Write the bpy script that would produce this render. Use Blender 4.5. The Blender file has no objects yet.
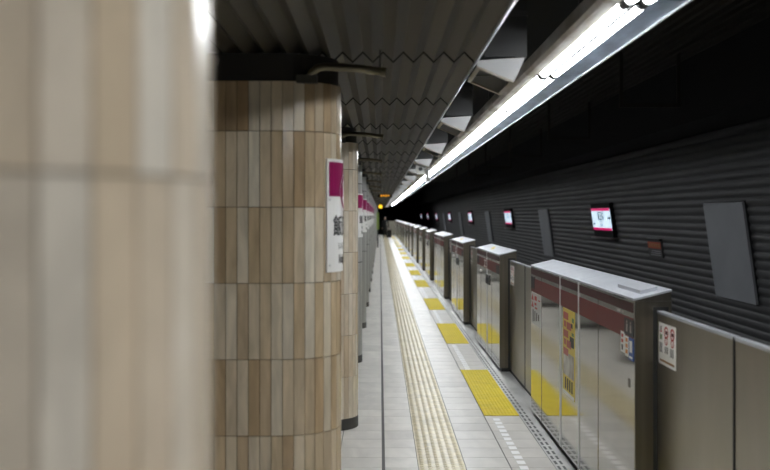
import bpy, bmesh, math, random
from mathutils import Vector, Matrix
random.seed(7)
PI = math.pi
SC = bpy.context.scene
COL = SC.collection

# ------------------------------------------------------------------ camera
EYE = 1.69
F = 1045.0                      # focal length in photo pixels
VPX, VPY = 380.0, 215.5         # vanishing point of the platform
cam_d = bpy.data.cameras.new('camera')
cam = bpy.data.objects.new('camera', cam_d)
COL.objects.link(cam)
cam.location = (0, 0, EYE)
cam.rotation_euler = (PI / 2, 0, 0)
cam_d.sensor_width = 36.0
cam_d.lens = F / 770 * 36.0
cam_d.shift_x = (385 - VPX) / 770
cam_d.shift_y = -(235 - VPY) / 770
cam_d.clip_start = 0.05
cam_d.clip_end = 400
cam_d.dof.use_dof = True
cam_d.dof.focus_distance = 8.0
cam_d.dof.aperture_fstop = 2.5
SC.camera = cam

# ------------------------------------------------------------------ world, exposure
w = bpy.data.worlds.new('world')
SC.world = w
w.use_nodes = True
w.node_tree.nodes['Background'].inputs[0].default_value = (0.5, 0.5, 0.55, 1)
w.node_tree.nodes['Background'].inputs[1].default_value = 0.002
vs = SC.view_settings
vs.view_transform = 'Standard'
vs.look = 'None'
vs.gamma = 1.0
vs.use_curve_mapping = False
vs.exposure = 0.7
TUBE_POWER = 20.0

# ------------------------------------------------------------------ materials
def lin(c):
    return tuple(((v / 255) / 12.92 if v / 255 <= .04045 else ((v / 255 + .055) / 1.055) ** 2.4) for v in c)

def mat(name, col, rough=.5, metal=0.0, spec=.5, emit=None, estr=0.0):
    m = bpy.data.materials.new(name)
    m.use_nodes = True
    b = m.node_tree.nodes['Principled BSDF']
    b.inputs['Base Color'].default_value = (*col, 1)
    b.inputs['Roughness'].default_value = rough
    b.inputs['Metallic'].default_value = metal
    b.inputs['Specular IOR Level'].default_value = spec
    if emit:
        b.inputs['Emission Color'].default_value = (*emit, 1)
        b.inputs['Emission Strength'].default_value = estr
    return m

def nodes(m):
    nt = m.node_tree
    return nt, nt.nodes, nt.links, nt.nodes['Principled BSDF']

def vary(m, c1, c2, scale=(4, 4, 4), detail=4, lo=.35, hi=.65, bump=0.0, rough=None, coord='Object'):
    """noise between two colours, optional bump and roughness range"""
    nt, N, L, b = nodes(m)
    tc = N.new('ShaderNodeTexCoord'); mp = N.new('ShaderNodeMapping')
    mp.inputs['Scale'].default_value = scale
    nz = N.new('ShaderNodeTexNoise'); nz.inputs['Detail'].default_value = detail
    nz.inputs['Scale'].default_value = 1.0
    cr = N.new('ShaderNodeValToRGB')
    cr.color_ramp.elements[0].position = lo; cr.color_ramp.elements[0].color = (*c1, 1)
    cr.color_ramp.elements[1].position = hi; cr.color_ramp.elements[1].color = (*c2, 1)
    L.new(tc.outputs[coord], mp.inputs[0]); L.new(mp.outputs[0], nz.inputs[0])
    L.new(nz.outputs[0], cr.inputs[0]); L.new(cr.outputs[0], b.inputs['Base Color'])
    if bump:
        bp = N.new('ShaderNodeBump'); bp.inputs['Strength'].default_value = bump
        bp.inputs['Distance'].default_value = .002
        L.new(nz.outputs[0], bp.inputs['Height']); L.new(bp.outputs[0], b.inputs['Normal'])
    if rough:
        mr = N.new('ShaderNodeMapRange')
        mr.inputs['To Min'].default_value = rough[0]; mr.inputs['To Max'].default_value = rough[1]
        L.new(nz.outputs[0], mr.inputs[0]); L.new(mr.outputs[0], b.inputs['Roughness'])
    return m

def piece_mat(name, cols, rough, grain_scale, grain=.35, island=False, spec=.5):
    """every piece (object or island) takes its own colour from a ramp, with grain over it"""
    m = mat(name, cols[0], rough, spec=spec)
    nt, N, L, b = nodes(m)
    if island:
        g = N.new('ShaderNodeNewGeometry'); rnd = g.outputs['Random Per Island']
    else:
        g = N.new('ShaderNodeObjectInfo'); rnd = g.outputs['Random']
    cr = N.new('ShaderNodeValToRGB'); cr.color_ramp.interpolation = 'LINEAR'
    el = cr.color_ramp.elements
    el[0].position = 0; el[0].color = (*cols[0], 1)
    el[1].position = 1; el[1].color = (*cols[-1], 1)
    for i, c in enumerate(cols[1:-1]):
        e = el.new((i + 1) / (len(cols) - 1)); e.color = (*c, 1)
    L.new(rnd, cr.inputs[0])
    geo = N.new('ShaderNodeNewGeometry')
    add = N.new('ShaderNodeVectorMath'); add.operation = 'ADD'
    comb = N.new('ShaderNodeCombineXYZ')
    mul = N.new('ShaderNodeMath'); mul.operation = 'MULTIPLY'; mul.inputs[1].default_value = 37
    L.new(rnd, mul.inputs[0])
    for i in range(3): L.new(mul.outputs[0], comb.inputs[i])
    L.new(geo.outputs['Position'], add.inputs[0]); L.new(comb.outputs[0], add.inputs[1])
    mp = N.new('ShaderNodeMapping'); mp.inputs['Scale'].default_value = grain_scale
    L.new(add.outputs[0], mp.inputs[0])
    nz = N.new('ShaderNodeTexNoise'); nz.inputs['Scale'].default_value = 1; nz.inputs['Detail'].default_value = 6
    nz.inputs['Distortion'].default_value = .6
    L.new(mp.outputs[0], nz.inputs[0])
    hv = N.new('ShaderNodeMapRange'); hv.inputs['From Min'].default_value = .3; hv.inputs['From Max'].default_value = .7
    hv.inputs['To Min'].default_value = 1 - grain; hv.inputs['To Max'].default_value = 1 + grain * .6
    L.new(nz.outputs[0], hv.inputs[0])
    mx = N.new('ShaderNodeVectorMath'); mx.operation = 'SCALE'
    L.new(cr.outputs[0], mx.inputs[0]); L.new(hv.outputs[0], mx.inputs['Scale'])
    L.new(mx.outputs[0], b.inputs['Base Color'])
    return m

TILE_C = [(.42, .285, .16), (.66, .575, .445), (.54, .405, .25), (.74, .685, .575), (.60, .475, .32), (.46, .325, .19), (.68, .605, .48)]
M = {}
M['tile'] = piece_mat('pillar tile', TILE_C, .16, (22, 22, 4), .22)
M['tile_rest'] = piece_mat('pillar tile rest', TILE_C, .16, (22, 22, 4), .22, island=True)
PALE_C = [(.60, .47, .325), (.73, .645, .53), (.64, .51, .36), (.75, .68, .575), (.68, .575, .44)]
M['tile_pale'] = piece_mat('paler pillar tile', PALE_C, .16, (14, 14, 6), .16)
M['tile_pale_rest'] = piece_mat('paler pillar tile rest', PALE_C, .16, (14, 14, 6), .16, island=True)
M['grout_pale'] = mat('pale grout', (.30, .25, .19), .8)
M['grout'] = mat('grout', (.03, .025, .02), .8)
M['plinth'] = mat('plinth', (.05, .048, .045), .5)
M['neck'] = mat('neck', (.020, .018, .016), .55)
M['grey_panel'] = vary(mat('grey pillar panel', (.36, .36, .34), .35), (.33, .33, .31), (.42, .42, .40), (3, 3, .6))
FL = [(.72, .69, .64), (.80, .77, .715), (.76, .73, .675), (.83, .80, .745)]
M['floor_tile'] = piece_mat('floor tile', FL, .40, (5, 2, 5), .14, spec=.38)
M['floor_rest'] = piece_mat('floor tile rest', FL, .40, (5, 2, 5), .14, island=True, spec=.38)
FG = [tuple(v * .80 for v in c) for c in FL]
M['floor_tile_grey'] = piece_mat('grey floor tile', FG, .36, (5, 2, 5), .14, spec=.42)
M['floor_rest_grey'] = piece_mat('grey floor tile rest', FG, .36, (5, 2, 5), .14, island=True, spec=.42)
M['floor_base'] = mat('floor joint', (.13, .125, .12), .8)
M['strip'] = piece_mat('cream tactile', [(.60, .51, .30), (.67, .58, .36), (.63, .54, .33)], .33, (14, 14, 3), .22)
M['yellow'] = piece_mat('yellow tactile', [(.74, .58, .015), (.78, .62, .02), (.72, .55, .015)], .55, (10, 10, 3), .12, spec=.2)
M['paint'] = mat('white paint', (.93, .93, .93), .45)
M['slot'] = mat('slot', (.10, .10, .10), .7)
M['sill'] = vary(mat('sill steel', (.45, .45, .44), .38, .6), (.38, .38, .37), (.55, .55, .54), (8, 2, 8))
M['steel'] = vary(mat('gate steel', (.46, .44, .40), .08, 1.0), (.44, .42, .38), (.50, .48, .44), (3, 3, 1.2), rough=(.05, .12))
M['leaf_steel'] = vary(mat('door leaf steel', (.42, .39, .33), .34, .9), (.39, .365, .305), (.45, .42, .36), (4, 5, 1.2), rough=(.26, .36))
M['end_steel'] = vary(mat('gate end steel', (.15, .135, .11), .3, .9), (.13, .117, .095), (.17, .153, .125), (20, 20, 1.2), rough=(.25, .38))
M['cap'] = vary(mat('cap steel', (.62, .64, .69), .34, .55), (.57, .59, .64), (.67, .69, .74), (6, 3, 6))
M['trim'] = mat('bright trim', (.70, .70, .70), .3, .6)
M['red_dark'] = mat('maroon band', (.055, .011, .012), .4, spec=.2)
M['red'] = mat('red band', (.15, .026, .022), .4, spec=.2)
M['black'] = mat('black', (.012, .012, .012), .5)
M['dark'] = mat('dark grey', (.05, .05, .05), .5)
M['white'] = mat('sticker white', (.88, .87, .85), .45)
M['ink'] = mat('ink', (.03, .03, .03), .5)
M['magenta'] = mat('magenta', (.30, .004, .095), .35)
M['signred'] = mat('sign red', (.55, .03, .03), .4)
M['signblue'] = mat('sign blue', (.02, .08, .32), .4)
M['signorange'] = mat('sign orange', (.70, .28, .05), .4)
M['signgreen'] = mat('sign green', (.10, .22, .06), .4)
M['poster_yellow'] = mat('poster yellow', (.75, .58, .06), .35)
M['poster_red'] = mat('poster red', (.50, .07, .06), .35)
M['poster_grey'] = vary(mat('poster grey', (.5, .5, .5), .35), (.30, .25, .22), (.72, .70, .66), (8, 8, 8))
M['brown'] = mat('brown bar', (.32, .17, .05), .4)
M['fold'] = vary(mat('folded ceiling metal', (.088, .080, .066), .38), (.072, .065, .053), (.104, .095, .080), (3, 1, 3), rough=(.3, .5))
M['edge'] = mat('ceiling edge trim', (.72, .74, .78), .3, .3)
M['pipe'] = mat('pipe', (.20, .18, .13), .28, .8)
M['tube'] = mat('fluorescent tube', (.9, .9, .9), .4, emit=(.93, .97, 1.0), estr=TUBE_POWER)
M['fix'] = vary(mat('fixture housing', (.50, .46, .40), .5), (.36, .31, .24), (.58, .55, .50), (6, 3, 6))
M['wing'] = vary(mat('fixture reflector', (.42, .46, .52), .35, .8), (.30, .38, .50), (.58, .68, .82), (14, 3, 14), detail=6, rough=(.2, .45))
M['socket'] = mat('lamp socket', (.05, .05, .05), .5)
M['hood'] = mat('hood sheet', (.50, .50, .50), .45)
M['duct'] = mat('duct sheet', (.03, .03, .03), .5)
M['black_fill'] = mat('fixture divider', (.006, .006, .006), .7, spec=.1)  # near-black for the shaded gap between the tubes and for sign cases
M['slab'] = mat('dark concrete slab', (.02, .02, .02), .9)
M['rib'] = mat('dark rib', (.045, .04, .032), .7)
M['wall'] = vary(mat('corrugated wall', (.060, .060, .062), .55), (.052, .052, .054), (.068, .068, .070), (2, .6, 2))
M['wall_left'] = mat('left wall panel', (.35, .34, .32), .4)
M['blank'] = vary(mat('blank board', (.30, .31, .33), .5), (.285, .295, .315), (.32, .33, .35), (1.5, 1.5, 1.5))
M['bed'] = mat('track bed', (.05, .048, .045), .9)
M['rail'] = mat('rail', (.25, .23, .21), .35, .9)
M['screen'] = mat('lit screen', (.8, .85, .9), .3, emit=(.62, .80, .95), estr=.62)
M['screen_mag'] = mat('lit magenta', (.4, .01, .12), .3, emit=(.62, .01, .13), estr=.55)
M['screen_ink'] = mat('lit ink', (.03, .06, .09), .3, emit=(.10, .2, .28), estr=.04)
M['led'] = mat('led orange', (.6, .25, .02), .3, emit=(1, .42, .03), estr=.7)
M['lamp_yellow'] = mat('lamp yellow', (.8, .5, .02), .3, emit=(1, .60, .03), estr=.9)
M['redsign'] = mat('red wall sign', (.42, .07, .03), .5)
M['camera_box'] = mat('camera box', (.62, .61, .57), .5)
M['post'] = mat('hanger post paint', (.10, .098, .09), .5)
M['coat'] = mat('black coat', (.012, .012, .013), .8)
M['skin'] = mat('skin', (.45, .28, .19), .5)
M['hair'] = mat('hair', (.015, .012, .01), .6)

# ------------------------------------------------------------------ helpers
class MB:
    def __init__(s): s.v = []; s.f = []; s.m = []
    def add(s, vs_, fs, mi=0):
        o = len(s.v); s.v += [tuple(v) for v in vs_]
        s.f += [tuple(i + o for i in f) for f in fs]; s.m += [mi] * len(fs)
    def box(s, x0, x1, y0, y1, z0, z1, mi=0):
        s.add([(x0, y0, z0), (x1, y0, z0), (x1, y1, z0), (x0, y1, z0), (x0, y0, z1), (x1, y0, z1), (x1, y1, z1), (x0, y1, z1)],
              [(0, 3, 2, 1), (4, 5, 6, 7), (0, 1, 5, 4), (1, 2, 6, 5), (2, 3, 7, 6), (3, 0, 4, 7)], mi)
    def ext_y(s, prof, y0, y1, closed=True, caps=True, mi=0):
        n = len(prof)
        vv = [(x, y0, z) for x, z in prof] + [(x, y1, z) for x, z in prof]
        ff = [(i, (i + 1) % n, n + (i + 1) % n, n + i) for i in range(n if closed else n - 1)]
        if caps and closed: ff += [tuple(range(n))[::-1], tuple(range(n, 2 * n))]
        s.add(vv, ff, mi)
    def ext_z(s, prof, z0, z1, mi=0):
        n = len(prof)
        vv = [(x, y, z0) for x, y in prof] + [(x, y, z1) for x, y in prof]
        ff = [(i, (i + 1) % n, n + (i + 1) % n, n + i) for i in range(n)] + [tuple(range(n))[::-1], tuple(range(n, 2 * n))]
        s.add(vv, ff, mi)
    def tube(s, pts, r, n=8, mi=0):
        pts = [Vector(p) for p in pts]; rings = []
        for i, p in enumerate(pts):
            d = (pts[min(i + 1, len(pts) - 1)] - pts[max(i - 1, 0)]).normalized()
            a = d.cross(Vector((0, 0, 1)))
            if a.length < .1: a = d.cross(Vector((0, 1, 0)))
            a.normalize(); b = d.cross(a)
            rr = r[i] if isinstance(r, (list, tuple)) else r
            rings.append([p + (a * math.cos(2 * PI * k / n) + b * math.sin(2 * PI * k / n)) * rr for k in range(n)])
        vv = [q for ring in rings for q in ring]; ff = []
        for i in range(len(pts) - 1):
            for k in range(n):
                ff.append((i * n + k, i * n + (k + 1) % n, (i + 1) * n + (k + 1) % n, (i + 1) * n + k))
        ff += [tuple(range(n))[::-1], tuple((len(pts) - 1) * n + k for k in range(n))]
        s.add(vv, ff, mi)
    def mesh(s, name, *mats, smooth=False):
        me = bpy.data.meshes.new(name); me.from_pydata(s.v, [], s.f)
        bm = bmesh.new(); bm.from_mesh(me); bmesh.ops.recalc_face_normals(bm, faces=bm.faces); bm.to_mesh(me); bm.free()
        for m in mats: me.materials.append(m)
        for p, mi in zip(me.polygons, s.m): p.material_index = mi; p.use_smooth = smooth
        return me
    def build(s, name, mats, parent=None, smooth=False):
        if not isinstance(mats, (list, tuple)): mats = [mats]
        return link(name, s.mesh(name, *mats, smooth=smooth), parent)

def link(name, me, parent=None, loc=None):
    o = bpy.data.objects.new(name, me); COL.objects.link(o)
    if parent is not None: o.parent = parent
    if loc is not None: o.location = loc
    return o

def tag(o, label=None, cat=None, group=None, kind=None):
    if label: o['label'] = label
    if cat: o['category'] = cat
    if group: o['group'] = group
    if kind: o['kind'] = kind
    return o

def thing(name, loc, label, cat, group=None):
    o = bpy.data.objects.new(name, None); COL.objects.link(o); o.location = loc
    o.empty_display_size = .1
    return tag(o, label, cat, group)

def struct(o, label=None, cat=None): return tag(o, label, cat, kind='structure')

def copy_tree(o, parent=None):
    c = o.copy(); COL.objects.link(c)
    if parent is not None: c.parent = parent
    for ch in [x for x in KIDS.get(o.name, [])]: copy_tree(ch, c)
    return c
KIDS = {}
def remember(o):
    for ch in list(COL.objects):
        if ch.parent is not None: KIDS.setdefault(ch.parent.name, []) if False else None
    def rec(x):
        KIDS[x.name] = [c for c in COL.objects if c.parent == x]
        for c in KIDS[x.name]: rec(c)
    rec(o)

def px(x, z_depth): return (x - VPX) * z_depth / F

def text_geo(txt, size):
    """(verts, faces) of a flat text, centred, in its own xy plane"""
    cu = bpy.data.curves.new('t', 'FONT'); cu.body = txt; cu.size = size
    cu.align_x = 'CENTER'; cu.align_y = 'CENTER'; cu.resolution_u = 2; cu.offset = size * .014; cu.fill_mode = 'FRONT'
    o = bpy.data.objects.new('t', cu); COL.objects.link(o)
    dg = bpy.context.evaluated_depsgraph_get(); dg.update()
    me = bpy.data.meshes.new_from_object(o.evaluated_get(dg))
    bm = bmesh.new(); bm.from_mesh(me)
    bmesh.ops.remove_doubles(bm, verts=bm.verts, dist=1e-6); bmesh.ops.triangulate(bm, faces=bm.faces)
    bmesh.ops.subdivide_edges(bm, edges=[e for e in bm.edges if e.calc_length() > size * .35], cuts=1)
    bm.verts.index_update()
    v = [tuple(x.co) for x in bm.verts]; f = [tuple(y.index for y in x.verts) for x in bm.faces]
    bm.free(); bpy.data.objects.remove(o); bpy.data.curves.remove(cu); bpy.data.meshes.remove(me)
    if v:
        cx = (min(a[0] for a in v) + max(a[0] for a in v)) / 2; cy = (min(a[1] for a in v) + max(a[1] for a in v)) / 2
        v = [(a[0] - cx, a[1] - cy) for a in v]
    return v, f

ORD = 'first second third fourth fifth sixth seventh eighth ninth tenth eleventh twelfth thirteenth fourteenth fifteenth sixteenth seventeenth eighteenth nineteenth twentieth twenty-first twenty-second twenty-third twenty-fourth twenty-fifth twenty-sixth twenty-seventh twenty-eighth twenty-ninth thirtieth'.split()
# ------------------------------------------------------------------ floor
Y0, Y1 = -7.0, 92.0
XG = 1.292                     # face of the platform gates
b = MB(); b.box(-2.6, 1.60, Y0, Y1, -.30, -.006)
floor = struct(b.build('floor', M['floor_base']))
floor['label'] = 'pale tiled station platform floor'
cols = [(-.285, .015), (.032, .258), (.578, .876), (.879, 1.176)]
NEAR0, NROW = 5.2, 40
tile_me = {}
for ci, (x0, x1) in enumerate(cols):
    t = MB(); hw = (x1 - x0) / 2 - .0025; hl = .1472
    t.box(-hw, hw, -hl, hl, -.006, 0)
    tile_me[ci] = t.mesh('floor_tile', M['floor_tile' if ci < 2 else 'floor_tile_grey'])
for ci, (x0, x1) in enumerate(cols):
    for r in range(NROW):
        link('floor_tile', tile_me[ci], floor, ((x0 + x1) / 2, NEAR0 + .3 * r + .15, random.uniform(-.0004, .0004)))
b = MB()
def quad_tile(b, x0, x1, y0, y1):
    g = .0025
    b.add([(x0 + g, y0 + g, 0), (x1 - g, y0 + g, 0), (x1 - g, y1 - g, 0), (x0 + g, y1 - g, 0)], [(0, 1, 2, 3)])
b2 = MB()
r = -40
while NEAR0 + .3 * r < Y1 - .3:
    ya = NEAR0 + .3 * r
    cs = [(-.285 - .3 * (k + 1), -.285 - .3 * k) for k in range(7)]
    if not (0 <= r < NROW):
        cs += cols[:2]
        for x0, x1 in cols[2:]: quad_tile(b2, x0, x1, ya, ya + .3)
    for x0, x1 in cs: quad_tile(b, x0, x1, ya, ya + .3)
    r += 1
fr = b.build('floor_tile_field', M['floor_rest'], floor); fr['kind'] = 'stuff'
fr = b2.build('grey_floor_tile_field', M['floor_rest_grey'], floor); fr['kind'] = 'stuff'
b = MB(); b.box(.258, .578, Y0, Y1, -.006, -.001); b.build('strip_bedding', M['floor_base'], floor)
b = MB(); b.box(1.178, 1.60, Y0, Y1, -.006, .0); b.build('edge_plate', M['sill'], floor)
b = MB()
for xa in (1.192, 1.228):
    y = 2.0
    while y < 60:
        b.box(xa, xa + .017, y, y + .095, -.001, .0012); y += .15
sl = b.build('slot_row', M['slot'], floor); sl['kind'] = 'stuff'

# tactile tiles
def tactile_mesh(name, wx, wy, nx, ny, r0, r1, h, m):
    b = MB(); b.box(-wx / 2 + .001, wx / 2 - .001, -wy / 2 + .001, wy / 2 - .001, -.002, .004)
    k = 6
    for i in range(nx):
        for j in range(ny):
            cx = -wx / 2 + wx * (i + .5) / nx; cy = -wy / 2 + wy * (j + .5) / ny
            vv = [(cx + r0 * math.cos(2 * PI * q / k), cy + r0 * math.sin(2 * PI * q / k), .004) for q in range(k)]
            vv += [(cx + r1 * math.cos(2 * PI * q / k), cy + r1 * math.sin(2 * PI * q / k), .004 + h) for q in range(k)]
            b.add(vv, [(q, (q + 1) % k, k + (q + 1) % k, k + q) for q in range(k)] + [tuple(range(k, 2 * k))])
    return b.mesh(name, m)
strip = thing('tactile_strip', (.416, 0, 0), 'worn cream tactile paving strip running the length of the platform', 'tactile paving')
sm = tactile_mesh('tactile_tile', .316, .3, 6, 6, .018, .011, .005, M['strip'])
for i in range(290):
    link('tactile_tile', sm, strip, (0, 4.9 + .3 * i + .15, 0))
b = MB()
for i in range(38): b.box(-.157, .157, 4.9 - .3 * i - .299, 4.9 - .3 * i - .001, -.002, .006)
q = b.build('tactile_tile_run', M['strip'], strip); q['kind'] = 'stuff'

# ------------------------------------------------------------------ platform gates layout
PER = 15.85
GATES = []                     # (y0, y1, kind)
for k in range(6):
    o = 5.3 + PER * k
    GATES += [(o, o + 3.64, 'long'), (o + 6.0, o + 8.6, 'short'), (o + 10.9, o + 13.55, 'short')]
GATES = [(.38, 2.98, 'short')] + [g for g in GATES if g[1] < 91]
OPEN = [(GATES[i][1], GATES[i + 1][0]) for i in range(len(GATES) - 1)]

# yellow tactile pads at the door openings
ym = tactile_mesh('pad_tile', .2967, .3256, 10, 10, .010, .006, .002, M['yellow'])
for i, (ya, yb) in enumerate(OPEN):
    yc = (ya + yb) / 2
    lab = {0: 'yellow tactile pad before the large stickered door leaf that runs into the poster gate',
           1: 'yellow tactile pad between the long poster gate and the next gate housing',
           }.get(i, 'yellow tactile pad, %s one past the poster gate towards the far person' % ORD[i - 1])
    pad = thing('tactile_pad', (1.0275, yc, .001), lab, 'tactile paving', 'yellow tactile pads at the platform doors')
    n = 8
    L = (yb - ya) + .24
    for j in range(n):
        o = link('pad_tile', ym, pad, (0, -L / 2 + L * (j + .5) / n, 0)); o.scale = (1, L / n / .3256, 1)

# white dashed line between the pads
line = thing('platform_line', (.965, 0, 0), 'white dashed guide line painted on the floor before the platform gates', 'floor marking')
b = MB(); b.box(-.028, .028, -.05, .05, -.001, .0012); dash_me = b.mesh('dash', M['paint'])
far = MB(); nd = 0
for (g0, g1, kd) in GATES:
    y = g0 + .2
    while y < g1 - .2:
        if 5 < y < 26 and nd < 280: link('dash', dash_me, line, (0, y, 0)); nd += 1
        else: far.box(-.028, .028, y - .05, y + .05, -.001, .0012)
        y += .15
q = far.build('dash_run', M['paint'], line); q['kind'] = 'stuff'

# ------------------------------------------------------------------ gate housings
TZ, BZ = 1.264, 1.313          # top front / top back heights
XB = 1.478
def fquad(b, x, ya, yb, za, zb, t=.0015, mi=0):   # thin plate on the gate face (facing -x)
    b.box(x - t, x, ya, yb, za, zb, mi)

def gate_parts(root, L, joints):
    """local y from 0 (near end) to L; joints: list of panel boundaries"""
    b = MB(); b.box(XG + .025, XB - .02, .02, L - .02, 0, .045); b.build('plinth', M['black'], root)
    b = MB(); b.ext_y([(XG + .006, .04), (XB, .04), (XB, BZ - .006), (XG + .006, TZ - .006)], .004, L - .004); b.build('body', M['end_steel'], root)
    ys = [0] + joints + [L]
    for i in range(len(ys) - 1):
        a, c = ys[i] + .003, ys[i + 1] - .003
        b = MB(); b.box(XG, XG + .006, a, c, .038, TZ - .010); p = b.build('front_panel', M['steel'], root)
        e = .03 if i == 0 else .012
        b = MB(); fquad(b, XG, a + e, c - .012, TZ - .072, TZ - .022); b.build('maroon_band', M['red_dark'], p)
        b = MB(); fquad(b, XG, a + e, c - .012, TZ - .215, TZ - .100); b.build('red_band', M['red'], p)
        if c - a > 1:
            m_ = a + (c - a) * .6
            b = MB(); fquad(b, XG, m_ - .002, m_ + .002, .04, TZ - .012, .0022); b.build('hairline_trim', M['steel'], p)
    for j in joints:
        b = MB(); b.box(XG - .006, XG + .004, j - .014, j + .014, .038, TZ - .006); b.build('joint_trim', M['trim'], root)
    for i in range(len(ys) - 1):
        a, c = ys[i] + .0015, ys[i + 1] - .0015
        b = MB(); b.ext_y([(XG - .004, TZ - .008), (XB + .004, BZ - .008), (XB + .004, BZ + .002), (XG - .004, TZ + .004)], a, c); b.build('top_cap', M['cap'], root)
    b = MB(); b.box(XG + .004, XB, -.003, .004, .04, TZ - .008); b.build('end_plate', M['end_steel'], root)
    b = MB(); b.box(1.384, 1.462, -.0045, -.003, .004, 1.226); b.build('pocket_shade', M['black'], root)  # flat black plate; the pocket opening's shade is put into its colour

def top_y(x): return TZ + .004 + (BZ - TZ - .002) * (x - XG + .004) / (XB - XG + .008)

def top_arrow(root, yc):
    b = MB()
    x0, x1 = XG + .05, XB - .05
    pts = [(x0, yc - .10), (x1 - .03, yc + .28), (x1, yc + .30), (x1, yc + .18), (x0 + .03, yc - .18)]
    vv = [(x, y, top_y(x) + .002) for x, y in pts] + [(x, y, top_y(x) - .002) for x, y in pts]
    n = len(pts)
    b.add(vv, [tuple(range(n)), tuple(range(n, 2 * n))[::-1]] + [(i, (i + 1) % n, n + (i + 1) % n, n + i) for i in range(n)])
    b.build('arrow_sticker', M['poster_yellow'], root)

def short_extra(root):
    b = MB(); b.box(XG - .008, XG, 1.0, 1.42, .87, .985); hb = b.build('latch_plate', M['dark'], root)
    b = MB(); b.box(XG - .012, XG - .008, 1.10, 1.32, .90, .955); b.build('latch_handle', M['black'], hb)
    b = MB(); fquad(b, XG - .0015, .02, .30, TZ - .215, TZ - .12, .0012); b.build('notice_plate', M['dark'], root)
    b = MB(); fquad(b, XG - .0015, 2.28, 2.55, TZ - .19, TZ - .10, .0012); b.build('notice_plate', M['dark'], root)
    b = MB(); b.tube([(XG + .002, 2.05, .99), (XG - .012, 2.05, .99)], .016, 10); b.build('sensor_button', M['white'], root)
    b = MB()
    fquad(b, XG - .0015, 1.52, 1.58, TZ - .205, TZ - .115, .0012); fquad(b, XG - .0015, 1.40, 1.70, TZ - .205, TZ - .19, .0012); fquad(b, XG - .0015, 1.42, 1.68, TZ - .13, TZ - .118, .0012)
    b.build('band_mark', M['white'], root)

proto_short = None; proto_long = None
first_long = True
for i, (g0, g1, kd) in enumerate(GATES):
    L = g1 - g0
    if i == 1:
        lab = 'long steel gate housing with yellow and red poster on its narrow middle panel'
    elif kd == 'long':
        lab = 'long three-panel steel gate housing without poster, %s housing past the poster gate' % ORD[i - 2]
    elif i == 2:
        lab = 'short steel gate housing with yellow arrow on top, next to the long poster gate'
    elif i == 0:
        lab = 'short steel gate housing beyond the large stickered door leaf, opposite the poster gate'
    else:
        lab = 'short steel gate housing with dark latch plate, %s housing past the poster gate' % ORD[i - 2]
    grp = 'steel platform gate housings'
    if kd == 'short' and proto_short is not None:
        root = copy_tree(proto_short); root.location = (0, g0, 0); root.scale = (1, L / 2.6, 1)
        tag(root, lab, 'platform gate', grp)
    elif kd == 'long' and i > 1 and proto_long is not None:
        root = copy_tree(proto_long); root.location = (0, g0, 0); tag(root, lab, 'platform gate', grp)
    else:
        root = thing('platform_gate', (0, g0, 0), lab, 'platform gate', grp)
        if kd == 'short':
            gate_parts(root, L, [L / 2]); short_extra(root); top_arrow(root, L * .55)
            remember(root); proto_short = root
        else:
            gate_parts(root, L, [1.485, 2.18])
            if i == 1: gate1 = root
            else: remember(root); proto_long = root

# details of the long poster gate (local y = depth - 5.3)
def onface(name, ya, yb, za, zb, m, parent, t=.0030):
    b = MB(); fquad(b, XG, ya - 5.3, yb - 5.3, za, zb, t); return b.build(name, m, parent)
def plates(name, rects, m, parent, t):
    b = MB()
    for (ya, yb, za, zb) in rects: b.box(XG - t, XG - t + .0008, ya - 5.3, yb - 5.3, za, zb)
    o = b.build(name, m, parent)
    if len(rects) > 1: o['kind'] = 'stuff'
    return o
g = gate1
ps = onface('poster', 6.93, 7.37, .45, 1.045, M['poster_yellow'], g, .002)
rr = []
random.seed(3)
for k in range(5):
    z = 1.02 - .062 * k
    rr.append((7.16, 7.34, z - .048, z)) if k % 2 == 0 else rr.extend([(7.05, 7.22, z - .05, z), (7.25, 7.32, z - .04, z)])
plates('red_lettering_block', rr, M['poster_red'], ps, .0030)
plates('dark_block', [(6.95, 7.10, .80, .87), (7.0, 7.06, .93, .96)], M['ink'], ps, .0030)
plates('green_block', [(6.95, 7.02, .97, 1.0), (6.95, 7.03, .88, .90)], M['signgreen'], ps, .0030)
plates('picture_block', [(6.95, 7.35, .585, .745)], M['poster_grey'], ps, .0026)
plates('ink_lettering_block', [(7.0 + .08 * k, 7.04 + .08 * k, .49, .57) for k in range(4)], M['ink'], ps, .0030)
plates('pale_strip', [(6.94, 7.36, .452, .475)], M['white'], ps, .0030)
onface('dark_notice', 5.325, 5.515, 1.068, 1.155, M['ink'], g)
p = g
plates('pictogram', [(5.36, 5.39, 1.085, 1.125), (5.44, 5.47, 1.085, 1.125), (5.367, 5.383, 1.13, 1.142), (5.447, 5.463, 1.13, 1.142)], M['poster_grey'], p, .0042)
s1 = onface('white_notice', 5.505, 5.60, .965, 1.075, M['white'], g, .0026)
plates('red_lettering', [(5.54, 5.58, 1.045 - .028 * k, 1.062 - .028 * k) for k in range(2)], M['signred'], s1, .0036)
plates('figure_mark', [(5.545, 5.575, .978, 1.005)], M['ink'], s1, .0036)
s2 = onface('orange_notice', 5.425, 5.50, .955, 1.06, M['white'], g, .0026)
plates('orange_lettering', [(5.44, 5.485, 1.03 - .03 * k, 1.05 - .03 * k) for k in range(3)], M['signorange'], s2, .0036)
s3 = onface('blue_notice', 5.322, 5.42, .945, 1.06, M['signblue'], g, .0026)
plates('white_field', [(5.345, 5.40, .985, 1.045)], M['white'], s3, .0036)
plates('white_lettering', [(5.34, 5.405, .955, .965)], M['white'], s3, .0036)
onface('dark_notice', 8.72, 8.91, 1.075, 1.175, M['ink'], g)
s4 = onface('white_notice', 8.36, 8.90, .78, 1.045, M['poster_grey'], g, .0018)
s4.data.materials[0] = M['trim']
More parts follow.
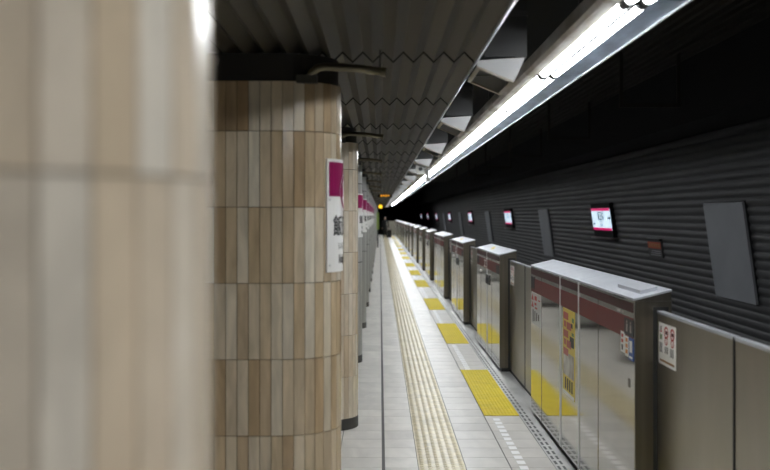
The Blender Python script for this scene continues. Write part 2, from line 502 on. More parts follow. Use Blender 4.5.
def tri_plate(b, yc, zc, w_, h_, up, t):
    s_ = 1 if up else -1
    vv = [(XG - t, yc - w_ / 2 - 5.3, zc - s_ * h_ / 2), (XG - t, yc + w_ / 2 - 5.3, zc - s_ * h_ / 2), (XG - t, yc - 5.3, zc + s_ * h_ / 2)]
    vv += [(x + .0008, y, z) for x, y, z in vv]
    b.add(vv, [(0, 1, 2), (5, 4, 3), (0, 3, 4, 1), (1, 4, 5, 2), (2, 5, 3, 0)])
b = MB()
for zc in (1.005, .945): tri_plate(b, 8.83, zc, .12, .05, True, .0028)
b.build('warning_triangle', M['signred'], s4)
plates('red_lettering', [(8.60, 8.72, .985, 1.02), (8.62, 8.72, .945, .965), (8.58, 8.70, .915, .93), (8.42, 8.52, .99, 1.0)], M['signred'], s4, .0028)
plates('lettering', [(8.78 - .10 * k, 8.82 - .10 * k, .80 + .01 * k, .90 - .006 * k) for k in range(4)], M['ink'], s4, .0028)
plates('serial_plate', [(5.40, 5.44, .80, .845)], M['end_steel'], g, .002)
# raised sensor box and front lip on top of the near end
b = MB()
ya, yb, xa, xb = .10, .62, XG + .055, XB - .045
vv = [(x, y, top_y(x) - .002 + dz) for dz in (0, .022) for (x, y) in ((xa, ya), (xb, ya), (xb, yb), (xa, yb))]
b.add(vv, [(0, 3, 2, 1), (4, 5, 6, 7), (0, 1, 5, 4), (1, 2, 6, 5), (2, 3, 7, 6), (3, 0, 4, 7)])
b.build('sensor_box', M['cap'], g)
b = MB(); b.box(XG - .009, XG - .003, .22, .46, TZ - .014, TZ - .005); b.build('key_slot', M['ink'], g)
plates('band_mark', [(5.55, 5.58, TZ - .092, TZ - .08), (5.62, 5.68, TZ - .092, TZ - .08)], M['poster_grey'], g, .0024)

# ------------------------------------------------------------------ sliding door leaves
XL = 1.406
def leaf_parts(root, L, sticker):
    b = MB(); b.box(XL, XL + .028, .014, L - .006, .03, 1.20); b.build('leaf_panel', M['leaf_steel'], root)
    b = MB(); b.box(XL - .003, XL + .031, .014, L - .006, 1.195, 1.208); b.build('lit_top_edge', M['cap'], root)  # paler strip; light caught along the leaf's top edge is in its colour
    b = MB(); b.box(XL - .004, XL + .032, 0, .014, .03, 1.206); b.build('edge_seal', M['black'], root)
    b = MB(); b.box(XL - .002, XL + .03, .006, L - .006, .004, .03); b.build('bottom_rail', M['black'], root)
    if sticker:
        y0, y1, z0, z1 = L - .335, L - .035, .95, 1.155
        W = y1 - y0
        b = MB(); b.box(XL - .0012, XL, y0, y1, z0, z1); st = b.build('warning_sticker', M['white'], root)
        def P(name, rects, m, t=.002):
            b = MB()
            for (ua, ub, va, vb) in rects:   # u from far end (left in view) 0..1, v from bottom 0..1
                b.box(XL - t, XL - t + .0008, y1 - ub * W, y1 - ua * W, z0 + va * (z1 - z0), z0 + vb * (z1 - z0))
            o = b.build(name, m, st)
            if len(rects) > 1: o['kind'] = 'stuff'
            return o
        def ring(b, u, v, r, n=14):
            yc = y1 - u * W; zc = z0 + v * (z1 - z0); t = .0022
            vv = []
            for rr_ in (r, r * .72):
                vv += [(XL - t, yc + rr_ * 1.25 * math.cos(2 * PI * q / n), zc + rr_ * math.sin(2 * PI * q / n)) for q in range(n)]
            b.add(vv, [(q, (q + 1) % n, n + (q + 1) % n, n + q) for q in range(n)])
            d = r * .7
            b.add([(XL - t, yc + d, zc + d * .9), (XL - t, yc + d * .75, zc + d), (XL - t, yc - d, zc - d * .9), (XL - t, yc - d * .75, zc - d)], [(0, 1, 2, 3)])
        b = MB(); ring(b, .46, .80, .030); ring(b, .82, .80, .030); ring(b, .46, .60, .022); ring(b, .82, .60, .022)
        b.build('prohibition_ring', M['signred'], st)
        P('pictogram', [(.40, .52, .76, .84), (.76, .88, .76, .84), (.12, .17, .82, .92)], M['ink'])
        P('green_figure', [(.08, .20, .60, .72)], M['signgreen'])
        P('small_red_mark', [(.08, .20, .78, .81)], M['signred'])
        P('lettering', [(.06 + .06 * k, .085 + .06 * k, .28, .52) for k in range(3)] + [(.38 + .07 * k, .41 + .07 * k, .30, .46) for k in range(3)] + [(.70 + .07 * k, .73 + .07 * k, .26, .46) for k in range(3)], M['dark'])
        P('brown_bar', [(.08, .92, .07, .12)], M['brown'])
protoA = protoB = None
for i, (ya, yb) in enumerate(OPEN):
    L = (yb - ya) / 2
    for far_ in (False, True):
        y = ya + (L if far_ else 0)
        if i == 0:
            lab = 'steel platform door leaf with white warning sticker, running into the long poster gate' if far_ else 'plain steel platform door leaf meeting the stickered leaf beside the poster gate'
        elif far_:
            lab = 'steel door leaf with white sticker in the %s opening past the poster gate' % ORD[i - 1]
        else:
            lab = 'plain steel door leaf in the %s opening past the poster gate' % ORD[i - 1]
        pr = protoB if far_ else protoA
        if pr is None:
            root = thing('sliding_door_leaf', (0, y, 0), lab, 'platform door', 'sliding platform door leaves')
            leaf_parts(root, L, far_); remember(root)
            if far_: protoB = root; LB = L
            else: protoA = root; LA = L
        else:
            root = copy_tree(pr); root.location = (0, y, 0); root.scale = (1, L / (LB if far_ else LA), 1)
            tag(root, lab, 'platform door', 'sliding platform door leaves')
# end fence
fe = thing('end_fence', (0, 91.0, 0), 'grey steel fence closing the far end of the platform', 'fence')
for k in range(4):
    x0 = .55 + .23 * k
    b = MB(); b.box(x0, x0 + .22, 0, .03, .06, 1.2); b.build('fence_panel', M['leaf_steel'], fe)
for k in range(5):
    b = MB(); b.box(.535 + .23 * k, .56 + .23 * k, -.01, .04, 0, 1.24); b.build('fence_post', M['end_steel'], fe)

# ------------------------------------------------------------------ pillars
RC, XC, FLAT = .26, -.437, .60
def pill(r, n=20, xc=XC, flat=FLAT):
    pts = []
    for k in range(n + 1):
        a = -PI / 2 + PI * k / n; pts.append((xc + r * math.cos(a), r * math.sin(a)))
    for k in range(n + 1):
        a = PI / 2 + PI * k / n; pts.append((xc - flat + r * math.cos(a), r * math.sin(a)))
    return pts
PERIM = 2 * FLAT + 2 * PI * RC
NT = 58
TW = PERIM / NT
def along(s, r=RC):
    """point, normal on the pill at arc length s from the middle of the right end, clockwise seen from above"""
    s = s % PERIM
    q = PI * RC / 2
    if s < q or s > PERIM - q:
        a = (s if s < q else s - PERIM) / RC
        return (XC + r * math.cos(a), r * math.sin(a)), (math.cos(a), math.sin(a))
    if s < q + FLAT: return (XC - (s - q), r), (0, 1)
    if s < q + FLAT + PI * RC:
        a = PI / 2 + (s - q - FLAT) / RC
        return (XC - FLAT + r * math.cos(a), r * math.sin(a)), (math.cos(a), math.sin(a))
    return (XC - FLAT + (s - q - FLAT - PI * RC), -r), (0, -1)
ROWZ = [.086 + .328 * k for k in range(7)] + [2.27]
def tile_mesh(h):
    b = MB(); hw = TW / 2 - .0009; hh = h / 2 - .0010; e = .0006
    vv = [(-hw, 0, -hh), (hw, 0, -hh), (hw, 0, hh), (-hw, 0, hh), (-hw + e, -.010, -hh + e), (hw - e, -.010, -hh + e), (hw - e, -.010, hh - e), (-hw + e, -.010, hh - e)]
    b.add(vv, [(4, 5, 6, 7), (0, 1, 5, 4), (1, 2, 6, 5), (2, 3, 7, 6), (3, 0, 4, 7)])
    return b
TM = [tile_mesh(ROWZ[k + 1] - ROWZ[k]) for k in range(7)]
TME = [TM[0].mesh('pillar_tile', M['tile'])] * 6 + [TM[6].mesh('pillar_tile', M['tile'])]
TMP = [TM[0].mesh('pillar_tile', M['tile_pale'])] * 6 + [TM[6].mesh('pillar_tile', M['tile_pale'])]
def tiled_pillar(yc, label, pxmin, pxmax, pale=False):
    root = thing('tiled_pillar', (0, yc, 0), label, 'pillar', 'stone tiled pillars')
    b = MB(); b.ext_z(pill(RC - .009, 24), .0, 2.268); b.build('pillar_core', M['grout_pale' if yc < 2 else 'grout'], root)
    b = MB(); b.ext_z(pill(RC + .002, 24), .0, .082); b.build('plinth', M['plinth'], root)
    b = MB(); b.ext_z(pill(RC - .012, 24), 2.268, 2.389); b.build('pillar_neck', M['neck'], root)
    rest = MB()
    for k in range(7):
        zc = (ROWZ[k] + ROWZ[k + 1]) / 2
        for j in range(NT):
            (x, y), (nx, ny) = along(TW * (j + .5), RC - .010)
            dep = yc + y
            facing = nx * (0 - x) + ny * (0 - dep) > 0
            u = VPX + F * x / dep if dep > .2 else -999
            v = VPY - F * (zc - EYE) / max(dep, .2)
            hv = F * .17 / max(dep, .2)
            ang = math.atan2(nx, -ny)
            if facing and pxmin < u < pxmax and -hv < v < 470 + hv:
                o = link('pillar_tile', (TMP if pale else TME)[k], root, (x, y, zc)); o.rotation_euler = (0, 0, ang)
            else:
                c_, s_ = math.cos(ang), math.sin(ang)
                rest.add([(x + a * c_ - d * s_, y + a * s_ + d * c_, zc + z) for a, d, z in TM[k].v], TM[k].f)
    q = rest.build('pillar_tile_rest', M['tile_pale_rest' if pale else 'tile_rest'], root); q['kind'] = 'stuff'
    return root
PY = [1.073 + 3.678 * k for k in range(24)]
tiled_pillar(PY[0], 'paler beige stone tiled pillar without a sign, next to the signed tiled pillar', -60, 240, True)
tiled_pillar(PY[1], 'beige stone tiled pillar with rounded end carrying the large magenta topped station sign', 195, 345)
tiled_pillar(PY[2], 'beige stone tiled pillar between the large station sign and the grey pillars', 335, 365, True)
def grey_pillar(yc, label):
    root = thing('grey_pillar', (-.03, yc, 0), label, 'pillar', 'grey panelled pillars')
    b = MB(); b.ext_z(pill(RC, 16), .085, 2.268); b.build('pillar_shell', M['grey_panel'], root, smooth=False)
    b = MB(); b.ext_z(pill(RC + .002, 16), 0, .082); b.build('plinth', M['plinth'], root)
    b = MB(); b.ext_z(pill(RC - .012, 16), 2.268, 2.389); b.build('pillar_neck', M['neck'], root)
    b = MB(); b.ext_z(pill(RC + .0015, 16), 1.15, 1.158); b.ext_z(pill(RC + .0015, 16), 2.05, 2.058); b.build('panel_joint', M['grout'], root)
    remember(root); return root
gp = grey_pillar(PY[3], 'grey panelled pillar in the row beyond the tiled pillars')
gp['label'] = 'grey panelled pillar directly after the tiled pillars'
for k, y in enumerate(PY[4:]):
    c = copy_tree(gp); c.location = (-.03, y, 0)
    c['label'] = 'grey panelled pillar, %s one after the last tiled pillar' % ORD[k + 1]

# station signs wrapped round the pillar ends (name in kanji, kana and letters)
K1 = text_geo('飯田橋', .098); K2 = text_geo('いいだばし', .040); K3 = text_geo('Iidabashi', .055)
def wrap_sign(yc, label, xo=0.0):
    R0 = RC + .005
    root = thing('station_name_sign', (XC + xo, yc, 0), label, 'sign', 'station name signs on the pillars')
    A = math.radians(40)
    def shell(name, a0, a1, z0, z1, r0, r1, m, parent, n=14):
        b = MB(); ar = [a0 + (a1 - a0) * k / n for k in range(n + 1)]
        prof = [(r1 * math.cos(a), r1 * math.sin(a)) for a in ar] + [(r0 * math.cos(a), r0 * math.sin(a)) for a in reversed(ar)]
        b.ext_z(prof, z0, z1); return b.build(name, m, parent)
    z0, z1 = 1.440, 1.940
    p = shell('sign_plate', -A, A, z0, z1, R0 - .006, R0 + .004, M['white'], root)
    shell('magenta_field', -A + .045, A - .045, z1 - .165, z1 - .014, R0 + .0035, R0 + .0052, M['magenta'], root)
    def flat(name, geo, zc, m, r, mirror=1):
        b = MB(); b.add([(r * math.cos(x / R0), r * math.sin(x / R0), zc + y) for x, y in geo[0]], geo[1]); return b.build(name, m, root)
    flat('kanji_lettering', K1, 1.645, M['ink'], R0 + .0055)
    flat('kana_lettering', K2, 1.555, M['ink'], R0 + .0055)
    flat('latin_lettering', K3, 1.497, M['ink'], R0 + .0055)
    def disc(r, n=24): return ([(0, 0)] + [(r * math.cos(2 * PI * k / n), r * math.sin(2 * PI * k / n)) for k in range(n)], [(0, k + 1, (k + 1) % n + 1) for k in range(n)])
    flat('emblem_disc', disc(.082), 1.795, M['white'], R0 + .0062)
    def annul(ra, rb, n=24):
        v = [(ra * math.cos(2 * PI * k / n), ra * math.sin(2 * PI * k / n)) for k in range(n)] + [(rb * math.cos(2 * PI * k / n), rb * math.sin(2 * PI * k / n)) for k in range(n)]
        return (v, [(k, (k + 1) % n, n + (k + 1) % n, n + k) for k in range(n)])
    flat('emblem_ring', annul(.078, .058), 1.795, M['magenta'], R0 + .0070)
    b = MB()
    for a in (-A + .06, A - .06):
        for z in (z0 + .03, z1 - .18): b.tube([((R0 + .003) * math.cos(a), (R0 + .003) * math.sin(a), z), ((R0 + .008) * math.cos(a), (R0 + .008) * math.sin(a), z)], .005, 6)
    b.build('screw_cap', M['trim'], root)
    return root
sg = wrap_sign(PY[1], 'white station name sign with magenta top wrapped round the tiled pillar')
remember(sg)
for k in range(3, 10):
    c = copy_tree(sg); c.location = (XC - .03, PY[k], 0)
    c['label'] = 'white and magenta station name sign on the %s grey pillar after the tiled ones' % ORD[k - 3]

# ------------------------------------------------------------------ ceiling (folded metal, in bays)
HC = EYE + .70
b = MB(); b.box(-2.6, .45, Y0, Y1, HC + .06, HC + .10)
ceiling = struct(b.build('ceiling', M['slab'])); ceiling['label'] = 'low platform ceiling of folded grey metal bays'
PITCH, AMP = .092, .045
prof = []
x = .428; k = 0
while x > -2.6:
    prof.append((x, (AMP if k % 2 else 0))); x -= PITCH / 2; k += 1
bay = (PY[1] - PY[0]) / 2
b = MB()
top = [(p_[0], p_[1] + .004) for p_ in prof]
b.ext_y(prof + top[::-1], .003, bay - .003)
pm = b.mesh('ceiling_bay', M['fold'])
b = MB(); b.ext_y([(x_, z_ - .0075) for x_, z_ in prof] + top[::-1], -.008, .008); jm = b.mesh('joint_strip', M['black'])
y = PY[0] - bay * 4; k = 0
while y < Y1:
    link('ceiling_bay', pm, ceiling, (0, y, HC)); link('joint_strip', jm, ceiling, (0, y, HC)); y += bay; k += 1
b = MB(); b.ext_y([(.430, HC - .014), (.452, HC + .010), (.452, HC + .12), (.430, HC + .12)], Y0, Y1)
tr = struct(b.build('trim_1', M['edge'])); tr['label'] = 'bright metal trim along the ceiling edge'
# bent pipes at the pillar heads
pipe0 = thing('bent_pipe', (0, PY[1], 0), 'dark bent metal pipe reaching from the signed tiled pillar head to the ceiling', 'pipe', 'bent pipes at the pillar heads')
zp = EYE + .625
b = MB()
pts = [(-.305, -.235, zp - .035), (-.295, -.25, zp - .012), (-.27, -.26, zp + .008), (-.24, -.265, zp + .014), (-.10, -.27, zp + .006), (.022, -.28, zp - .012)]
b.tube(pts, [.016, .017, .017, .017, .0175, .0185], 10); b.build('pipe', M['pipe'], pipe0, smooth=True)
b = MB(); b.tube([(.006, -.279, zp - .010), (.026, -.281, zp - .013)], .0215, 12); b.build('end_collar', M['pipe'], pipe0)
b = MB(); b.box(-.004, .004, -.279, -.271, zp, HC + .01); b.build('hanger', M['dark'], pipe0)
b = MB(); b.box(-.36, -.27, -.262, -.225, zp - .055, zp - .02); b.build('wall_bracket', M['dark'], pipe0)
remember(pipe0)
for k in range(2, 8):
    c = copy_tree(pipe0); c.location = (0, PY[k], 0)
    c['label'] = 'dark bent metal pipe at the head of the %s grey pillar' % ORD[k - 3] if k > 2 else 'dark bent metal pipe at the head of the last tiled pillar'

# ------------------------------------------------------------------ fluorescent fixtures
HT = EYE + .87
FP = 2.21
fx = thing('fluorescent_fixture', (-.034, 4.24, 0), 'twin tube fluorescent fixture in the continuous row along the platform edge', 'light fixture', 'row of fluorescent fixtures')
def prof_plate(pts, t=.004): return pts + [(x, z + t) for x, z in reversed(pts)]
b = MB(); b.ext_y(prof_plate([(.925, HT + .012), (.940, HT - .008), (1.004, HT - .008), (1.008, HT + .030), (1.13, HT + .030), (1.136, HT - .010)]), .004, FP - .004); b.build('housing', M['fix'], fx)
b = MB(); b.ext_y([(.96, HT + .04), (1.17, HT + .04), (1.17, HT + .11), (.96, HT + .11)], 0, FP); b.build('gear_tray', M['fix'], fx)
b = MB(); b.ext_y(prof_plate([(1.138, HT + .000), (1.268, HT - .010)]), .004, FP - .004); wg = b.build('reflector_wing', M['wing'], fx)
b = MB(); b.ext_y([(1.264, HT - .020), (1.270, HT - .020), (1.270, HT + .004), (1.264, HT + .004)], .002, FP - .002); b.build('wing_rim', M['trim'], wg)
b = MB(); b.box(1.0645, 1.0825, .004, FP - .004, HT - .012, HT + .029); b.build('black_fill', M['black_fill'], fx)  # black bar added to colour in the darker gap between the tubes
for xt in (1.038, 1.109):
    b = MB(); b.tube([(xt, .06, HT), (xt, FP - .06, HT)], .0245, 14); b.build('tube', M['tube'], fx, smooth=True)
    for ye in (.022, FP - .06):
        b = MB(); b.tube([(xt, ye, HT), (xt, ye + .038, HT)], .0255, 14); b.box(xt - .012, xt + .012, ye + .005, ye + .033, HT, HT + .045); b.build('socket', M['socket'], fx)
b = MB(); b.box(1.05, 1.07, FP / 2 - .015, FP / 2 + .015, HT + .11, 3.9); b.build('hanger_rod', M['dark'], fx)
remember(fx)
for k in list(range(-5, 0)) + list(range(1, 38)):
    c = copy_tree(fx); c.location = (-.034, 4.24 + FP * k, 0)
# hanger post crossing the row and the small camera housings
hp = thing('hanger_post', (.848, 18.7, 0), 'pale vertical post hanging across the fluorescent row', 'post')
b = MB(); b.box(-.034, .034, -.03, .03, EYE + .635, 3.9); b.build('post', M['post'], hp)
b = MB(); b.box(-.042, .042, -.038, .038, EYE + .62, EYE + .66); b.build('foot_plate', M['post'], hp)
for (yy, lab) in ((15.8, 'pale box camera housing hung between ceiling edge and fluorescent row, by the hanging post'), (29.9, 'pale box camera housing further along the ceiling edge beyond the hanging post')):
    cb = thing('camera_housing', (.61, yy, 0), lab, 'camera', 'camera housings')
    b = MB(); b.box(-.062, .062, -.06, .22, EYE + .62, EYE + .80); b.build('housing', M['camera_box'], cb)
    b = MB(); b.tube([(0, -.07, EYE + .70), (0, -.058, EYE + .70)], .03, 12); b.build('lens', M['dark'], cb)
    b = MB(); b.box(-.045, .045, -.064, -.058, EYE + .755, EYE + .775); b.build('label_plate', M['dark'], cb)
    b = MB(); b.box(-.01, .01, .05, .07, EYE + .80, 3.9); b.build('mount', M['trim'], cb)

# ------------------------------------------------------------------ air hoods beside the ceiling edge
hd = thing('air_hood', (0, 4.97, 0), 'grey sheet metal air hood on the duct nearest the signed tiled pillar', 'air duct', 'air hoods along the ceiling edge')
E = EYE
A_, B_, C_, D_ = (.462, E + .738), (.69, E + .752), (.64, E + .638), (.462, E + .712)
b = MB()
for y_ in (0, .53): pass
def plate_y(b, poly, y0, y1): b.ext_y(poly, y0, y1)
plate_y(b, [A_, B_, C_, D_], 0, .012); b.build('end_cheek', M['hood'], hd)
b = MB(); plate_y(b, [A_, B_, C_, D_], .518, .53); b.build('end_cheek', M['hood'], hd)
b = MB(); b.ext_y([B_, C_, (C_[0] - .008, C_[1] + .006), (B_[0] - .010, B_[1] - .004)], .012, .518); b.build('back_sheet', M['hood'], hd)
b = MB(); b.ext_y([A_, B_, (B_[0] - .004, B_[1] - .01), (A_[0], A_[1] - .01)], .012, .518); b.build('inner_shade', M['black'], hd)  # black plate under the top puts the shade inside the outlet into colour
b = MB()
def lerp(p, q, t): return (p[0] + (q[0] - p[0]) * t, p[1] + (q[1] - p[1]) * t)
def bar(p, q, y0, y1, th=.008): b.ext_y([p, q, (q[0] - th * .4, q[1] - th), (p[0] - th * .4, p[1] - th)], y0, y1)
bar(D_, lerp(D_, C_, .1), 0, .53); bar(lerp(D_, C_, .9), C_, 0, .53); bar(D_, C_, 0, .03); bar(D_, C_, .50, .53)
b.build('outlet_frame', M['fix'], hd)
b = MB(); b.box(.50, .70, .005, .525, E + .755, 3.85); b.build('duct', M['duct'], hd)
b = MB(); b.box(.495, .705, .0, .53, E + .95, E + .975); b.build('duct_flange', M['dark'], hd)
remember(hd)
for k in [-1] + list(range(1, 28)):
    c = copy_tree(hd); c.location = (0, 4.97 + 2.93 * k, 0)
    c['label'] = 'grey sheet metal air hood, %s one past the hood by the signed pillar' % ORD[k - 1] if k > 0 else 'grey sheet metal air hood beside the unsigned tiled pillar'

# ------------------------------------------------------------------ tunnel: track wall, slab, bed
YW0, YW1 = -9, 140
def wx(z): return 4.69 - .12 * (z - 1.2) - (.04 * (z - 1.2) ** 2 if z > 1.2 else 0)
prof = []
z = -1.1; cp = .112; k = 0
SH = [0, .014, .019, .019, .014, 0]
while z < 2.72:
    for j, d in enumerate(SH):
        zz = z + cp * (j / 5.6); prof.append((wx(zz) - d, zz))
    z += cp
zt = prof[-1][1]
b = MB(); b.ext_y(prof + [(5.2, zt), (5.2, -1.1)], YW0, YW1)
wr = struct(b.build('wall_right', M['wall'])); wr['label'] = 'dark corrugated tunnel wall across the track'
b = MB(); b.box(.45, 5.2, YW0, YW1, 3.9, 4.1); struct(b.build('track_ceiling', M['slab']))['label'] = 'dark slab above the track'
b = MB(); b.box(3.75, 5.2, YW0, YW1, zt + .01, 3.9); struct(b.build('trim_2', M['slab']))['label'] = 'dark soffit beam standing in for the unlit top of the corrugated wall'  # beam set low so its dark colour stands for the unlit upper wall
ribs = thing('slat_ceiling', (0, 0, 0), 'dark longitudinal slats hung under the slab above the track', 'ceiling slats')
for k in range(9):
    xs = 2.75 + .12 * k
    b = MB(); b.box(xs, xs + .05, 2, 60, 3.60, 3.66); b.build('slat', M['rib'], ribs)
for k in range(12):
    b = MB(); b.box(2.7, 3.8, 4 + 5 * k, 4.06 + 5 * k, 3.66, 3.9); b.build('slat_bracket', M['rib'], ribs)
uh = thing('cable_hanger', (3.2, 12.4, 0), 'dark U shaped steel hanger below the slab above the track', 'hanger', 'U hangers above the track')
for s_ in (-.34, .34):
    b = MB(); b.box(s_ - .02, s_ + .02, -.02, .02, EYE + 1.31, 3.9); b.build('rod', M['rib'], uh)
b = MB(); b.box(-.36, .36, -.03, .03, EYE + 1.28, EYE + 1.33); b.build('cross_bar', M['rib'], uh)
remember(uh)
uh['label'] = 'dark U shaped steel hanger under the slab, over the red notice end of the track'
for k in range(1, 6):
    c = copy_tree(uh); c.location = (3.2, 12.4 + 5.3 * k, 0)
    c['label'] = 'dark U shaped steel hanger under the slab, %s of the row above the track' % ORD[k]
b = MB(); b.box(-2.6, 5.2, YW1, YW1 + .2, -1.3, 4.1); struct(b.build('wall_end', M['slab']))['label'] = 'dark far end of the tunnel'
b = MB(); b.box(-2.6, 5.2, YW0 - .2, YW0, -1.3, 4.1); struct(b.build('wall_back', M['wall_left']))['label'] = 'plain wall at the near end of the platform'
b = MB(); b.box(-2.8, -2.6, YW0, YW1, -.3, 4.1); struct(b.build('wall_left', M['wall_left']))['label'] = 'plain grey wall behind the pillars'
b = MB(); b.box(1.60, 5.2, YW0, YW1, -1.3, -1.1); struct(b.build('track_bed', M['bed']))['label'] = 'dark concrete track bed'
for xr in (2.45, 3.89):
    b = MB(); b.ext_y([(xr - .06, -1.1), (xr + .06, -1.1), (xr + .01, -1.07), (xr + .032, -.98), (xr - .032, -.98), (xr - .01, -1.07)], YW0, YW1)
    tag(b.build('rail', M['rail']), 'steel running rail on the dark track bed', 'rail', 'running rails')

TILT = math.atan(.14)
def wall_item(name, yc, zc, label, cat, group=None):
    """an Empty on the wall face: local x = out of the wall to the platform, local y along the wall, local z up the wall"""
    o = thing(name, (wx(zc) - .025, yc, zc), label, cat, group)
    o.rotation_euler = (0, -TILT, 0)
    return o
def wbox(name, parent, d0, d1, ya, yb, za, zb, m):
    b = MB(); b.box(-d1, -d0, ya, yb, za, zb); return b.build(name, m, parent)
# lit station name screens
def scr_text(name, txt, size, yc, zc, parent, m):
    v, f = text_geo(txt, size); b = MB()
    b.add([(-.085, yc - x, zc + y) for x, y in v], f); return b.build(name, m, parent)
ls = wall_item('lit_station_sign', 21.4, 1.60, 'lit station name screen with magenta borders on the corrugated wall, by the red notice', 'sign', 'lit station name screens')
wbox('sign_case', ls, -.02, .075, -.90, .90, -.36, .35, M['black_fill'])
sc_ = wbox('screen', ls, .075, .08, -.88, .88, -.20, .25, M['screen'])
wbox('magenta_border', ls, .080, .083, -.88, .88, .195, .25, M['screen_mag'])
wbox('magenta_border', ls, .080, .083, -.88, .88, -.20, -.15, M['screen_mag'])
wbox('lower_shelf', ls, -.02, .14, -1.0, 1.0, -.37, -.345, M['rail'])
scr_text('kanji_lettering', '飯田橋', .20, .0, .095, ls, M['screen_ink'])
scr_text('kana_lettering', 'いいだばし', .07, .05, .0, ls, M['screen_ink'])
scr_text('latin_lettering', 'Iidabashi', .09, -.02, -.085, ls, M['screen_ink'])
b = MB(); b.add([(-.085, -.90, .05), (-.085, -.78, .10), (-.085, -.78, .0)], [(0, 1, 2)]); b.box(-.0852, -.085, -.78, -.62, .035, .065); b.box(-.0852, -.085, .60, .78, -.09, -.05); b.build('side_mark', M['screen_ink'], ls)
remember(ls)
for k in range(1, 7):
    c = copy_tree(ls); c.location = (wx(1.60) - .025, 21.4 + 15.6 * k, 1.60)
    c['label'] = 'lit station name screen, %s one past the red notice on the corrugated wall' % ORD[k]
# blank boards
bb = wall_item('blank_board', 13.85, 1.22, 'large blank grey board on the corrugated wall above the stickered door leaf', 'board', 'blank boards on the corrugated wall')
wbox('board', bb, .02, .05, -.79, .79, -.65, .65, M['blank'])
wbox('backing_frame', bb, -.02, .02, -.78, .78, -.63, .67, M['black'])
remember(bb)
for k in range(1, 5):
    c = copy_tree(bb); c.location = (wx(1.22) - .025, 13.85 + 15.3 * k, 1.22)
    c['label'] = 'blank grey board, %s on the corrugated wall past the red notice' % ORD[k - 1]
rs = wall_item('red_notice', 17.7, 1.135, 'small red and grey notice on the corrugated wall between lit screen and blank board', 'sign')
wbox('notice_board', rs, -.02, .02, -.43, .43, -.15, .15, M['dark'])
wbox('red_field', rs, .02, .024, -.41, .41, .0, .11, M['redsign'])
b = MB()
for k in range(5): b.box(-.026, -.024, -.36 + .15 * k, -.28 + .15 * k, .025, .085)
b.build('red_lettering', M['brown'], rs)
b = MB()
for k in range(3): b.box(-.023, -.02, -.36, .2 + .05 * k, -.05 - .035 * k, -.035 - .035 * k)
b.build('grey_lettering', M['blank'], rs)
wbox('upper_hood', rs, -.02, .05, -.44, .44, .14, .17, M['black'])

# ------------------------------------------------------------------ far hanging signs
ld = thing('departure_display', (.16, 34, 0), 'hanging departure display with orange lettering below the folded ceiling', 'display')
b = MB(); b.box(-.24, .24, -.06, .06, EYE + .58, EYE + .69); b.build('case', M['black'], ld)
b = MB()
for k in range(4): b.box(-.14 + .075 * k, -.09 + .075 * k, -.064, -.06, EYE + .615 + .012 * (k % 2), EYE + .665)
b.build('orange_lettering', M['led'], ld)
b = MB(); b.box(-.18, -.165, -.01, .01, EYE + .69, HC + .01); b.box(.165, .18, -.01, .01, EYE + .69, HC + .01); b.build('hanger', M['dark'], ld)
yl = thing('yellow_lamp', (.03, 62, 0), 'glowing yellow lamp hanging far along the ceiling', 'lamp')
b = MB(); b.tube([(0, -.05, EYE + .53), (0, .05, EYE + .53)], .11, 16); b.build('lamp_face', M['lamp_yellow'], yl)
b = MB(); b.tube([(0, -.03, EYE + .53), (0, .07, EYE + .53)], .125, 16); b.box(-.012, .012, .0, .02, EYE + .64, HC + .01); b.build('lamp_case', M['black'], yl)
gs = thing('green_panel', (-.12, 55.0, 0), 'narrow green panel standing far along beside the grey pillars', 'panel')
b = MB(); b.box(-.06, .06, 0, .05, .95, 1.85); b.build('panel_face', mat('green panel', (.30, .42, .10), .5), gs)
b = MB(); b.box(-.03, .03, .01, .04, 0, .95); b.build('stand', M['dark'], gs)

# ------------------------------------------------------------------ traveller and suitcase
def skin_mesh(name, joints, edges, mats, pick):
    me = bpy.data.meshes.new(name); me.from_pydata([j[0] for j in joints], edges, [])
    o = bpy.data.objects.new(name, me); COL.objects.link(o)
    md = o.modifiers.new('skin', 'SKIN'); md.use_smooth_shade = True
    o.modifiers.new('sub', 'SUBSURF').levels = 2
    for sv, j in zip(me.skin_vertices[0].data, joints): sv.radius = j[1]
    me.skin_vertices[0].data[0].use_root = True
    dg = bpy.context.evaluated_depsgraph_get(); dg.update()
    m2 = bpy.data.meshes.new_from_object(o.evaluated_get(dg)); bpy.data.objects.remove(o)
    m2.materials.clear()
    for m in mats: m2.materials.append(m)
    for p in m2.polygons: p.material_index = pick(p.center); p.use_smooth = True
    return m2
H = 1.60
J = [((0, 0, .84), (.15, .11)), ((0, -.01, 1.02), (.14, .10)), ((0, -.01, 1.20), (.165, .11)), ((0, 0, 1.31), (.13, .085)), ((0, 0, 1.375), (.052, .052)),
     ((0, -.02, 1.46), (.072, .085)), ((0, -.02, 1.545), (.066, .08)),
     ((-.085, 0, .80), (.085, .09)), ((-.09, -.02, .45), (.06, .065)), ((-.095, .01, .09), (.042, .045)), ((-.10, -.12, .035), (.042, .03)),
     ((.085, 0, .80), (.085, .09)), ((.10, .06, .45), (.06, .065)), ((.11, .10, .09), (.042, .045)), ((.115, -.03, .035), (.042, .03)),
     ((-.19, 0, 1.28), (.055, .055)), ((-.235, .03, 1.03), (.046, .046)), ((-.22, -.06, .80), (.034, .034)), ((-.215, -.09, .72), (.028, .018)),
     ((.19, 0, 1.28), (.055, .055)), ((.25, .02, 1.03), (.046, .046)), ((.30, .0, .80), (.034, .034)), ((.31, .0, .735), (.028, .02))]
Ed = [(0, 1), (1, 2), (2, 3), (3, 4), (4, 5), (5, 6), (0, 7), (7, 8), (8, 9), (9, 10), (0, 11), (11, 12), (12, 13), (13, 14), (3, 15), (15, 16), (16, 17), (17, 18), (3, 19), (19, 20), (20, 21), (21, 22)]
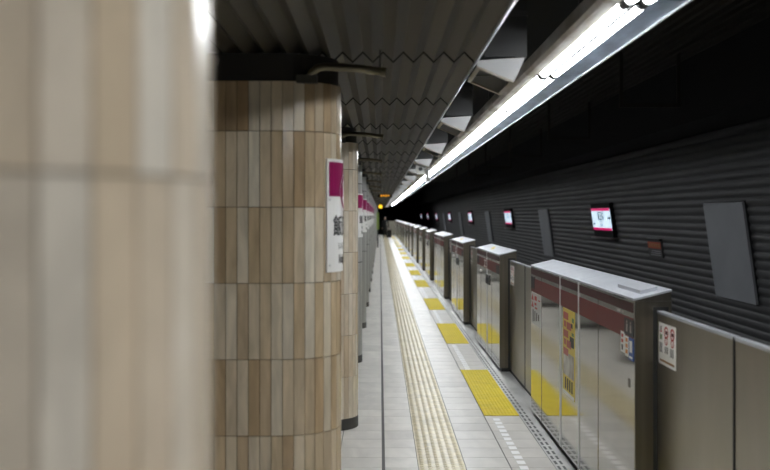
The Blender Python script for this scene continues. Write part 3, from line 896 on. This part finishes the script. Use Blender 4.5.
for hb, sx in ((18, -1), (22, 1)):          # thumb and four fingers rooted in each palm
    bx_, by_, bz_ = J[hb][0]
    for q, (dx, dy, ln) in enumerate(((0, -.035, .05), (.0, -.02, .075), (.0, -.005, .08), (.0, .010, .075), (.0, .024, .06))):
        i0 = len(J)
        J.append(((bx_ + dx, by_ + dy, bz_ - .035), (.009, .009))); J.append(((bx_ - sx * .015, by_ + dy * 1.2, bz_ - .035 - ln), (.008, .008)))
        Ed += [(hb, i0), (i0, i0 + 1)]
pick = lambda c: 1 if (c.z > 1.40 or (abs(c.x) > .18 and c.z < .78 and c.z > .55)) else 0
pm_ = skin_mesh('body', J, Ed, [M['coat'], M['skin']], pick)
pr = thing('person', (.38, 78.5, 0), 'person in black clothes standing far along the platform beside a black suitcase', 'person')
link('body', pm_, pr)
b = MB()
n = 12
for i in range(5):
    a = i / 4 * PI * .55
    pass
rings = []
for i in range(6):
    t = i / 5; zz = 1.47 + .155 * math.sin(t * PI / 2); rr_ = .098 * math.cos(t * PI / 2 * .97)
    rings.append([(rr_ * math.cos(2 * PI * k / n), .012 + rr_ * 1.05 * math.sin(2 * PI * k / n), zz) for k in range(n)])
vv = [p for r_ in rings for p in r_]; ff = []
for i in range(5):
    for k in range(n): ff.append((i * n + k, i * n + (k + 1) % n, (i + 1) * n + (k + 1) % n, (i + 1) * n + k))
b.add(vv, ff); hr = b.build('hair', M['hair'], pr, smooth=True); hr.location = (0, .012, 0)
b = MB(); b.ext_z([(.185 * math.cos(2 * PI * k / 14), .14 * math.sin(2 * PI * k / 14)) for k in range(14)], .62, .95); b.build('coat_skirt', M['coat'], pr)
sc2 = thing('suitcase', (.70, 78.45, 0), 'black wheeled suitcase standing by the far person in black', 'suitcase')
b = MB(); b.box(-.155, .155, -.12, .12, .05, .62); q = b.build('shell', M['coat'], sc2)
bv = q.modifiers.new('bevel', 'BEVEL'); bv.width = .04; bv.segments = 2
b = MB(); b.tube([(-.10, 0, .60), (-.10, 0, .76), (.10, 0, .76), (.10, 0, .60)], .012, 6); b.build('handle', M['dark'], sc2)
for sx in (-.11, .11):
    for sy in (-.08, .08):
        b = MB(); b.tube([(sx - .012, sy, .028), (sx + .012, sy, .028)], .028, 8); b.build('wheel', M['dark'], sc2)
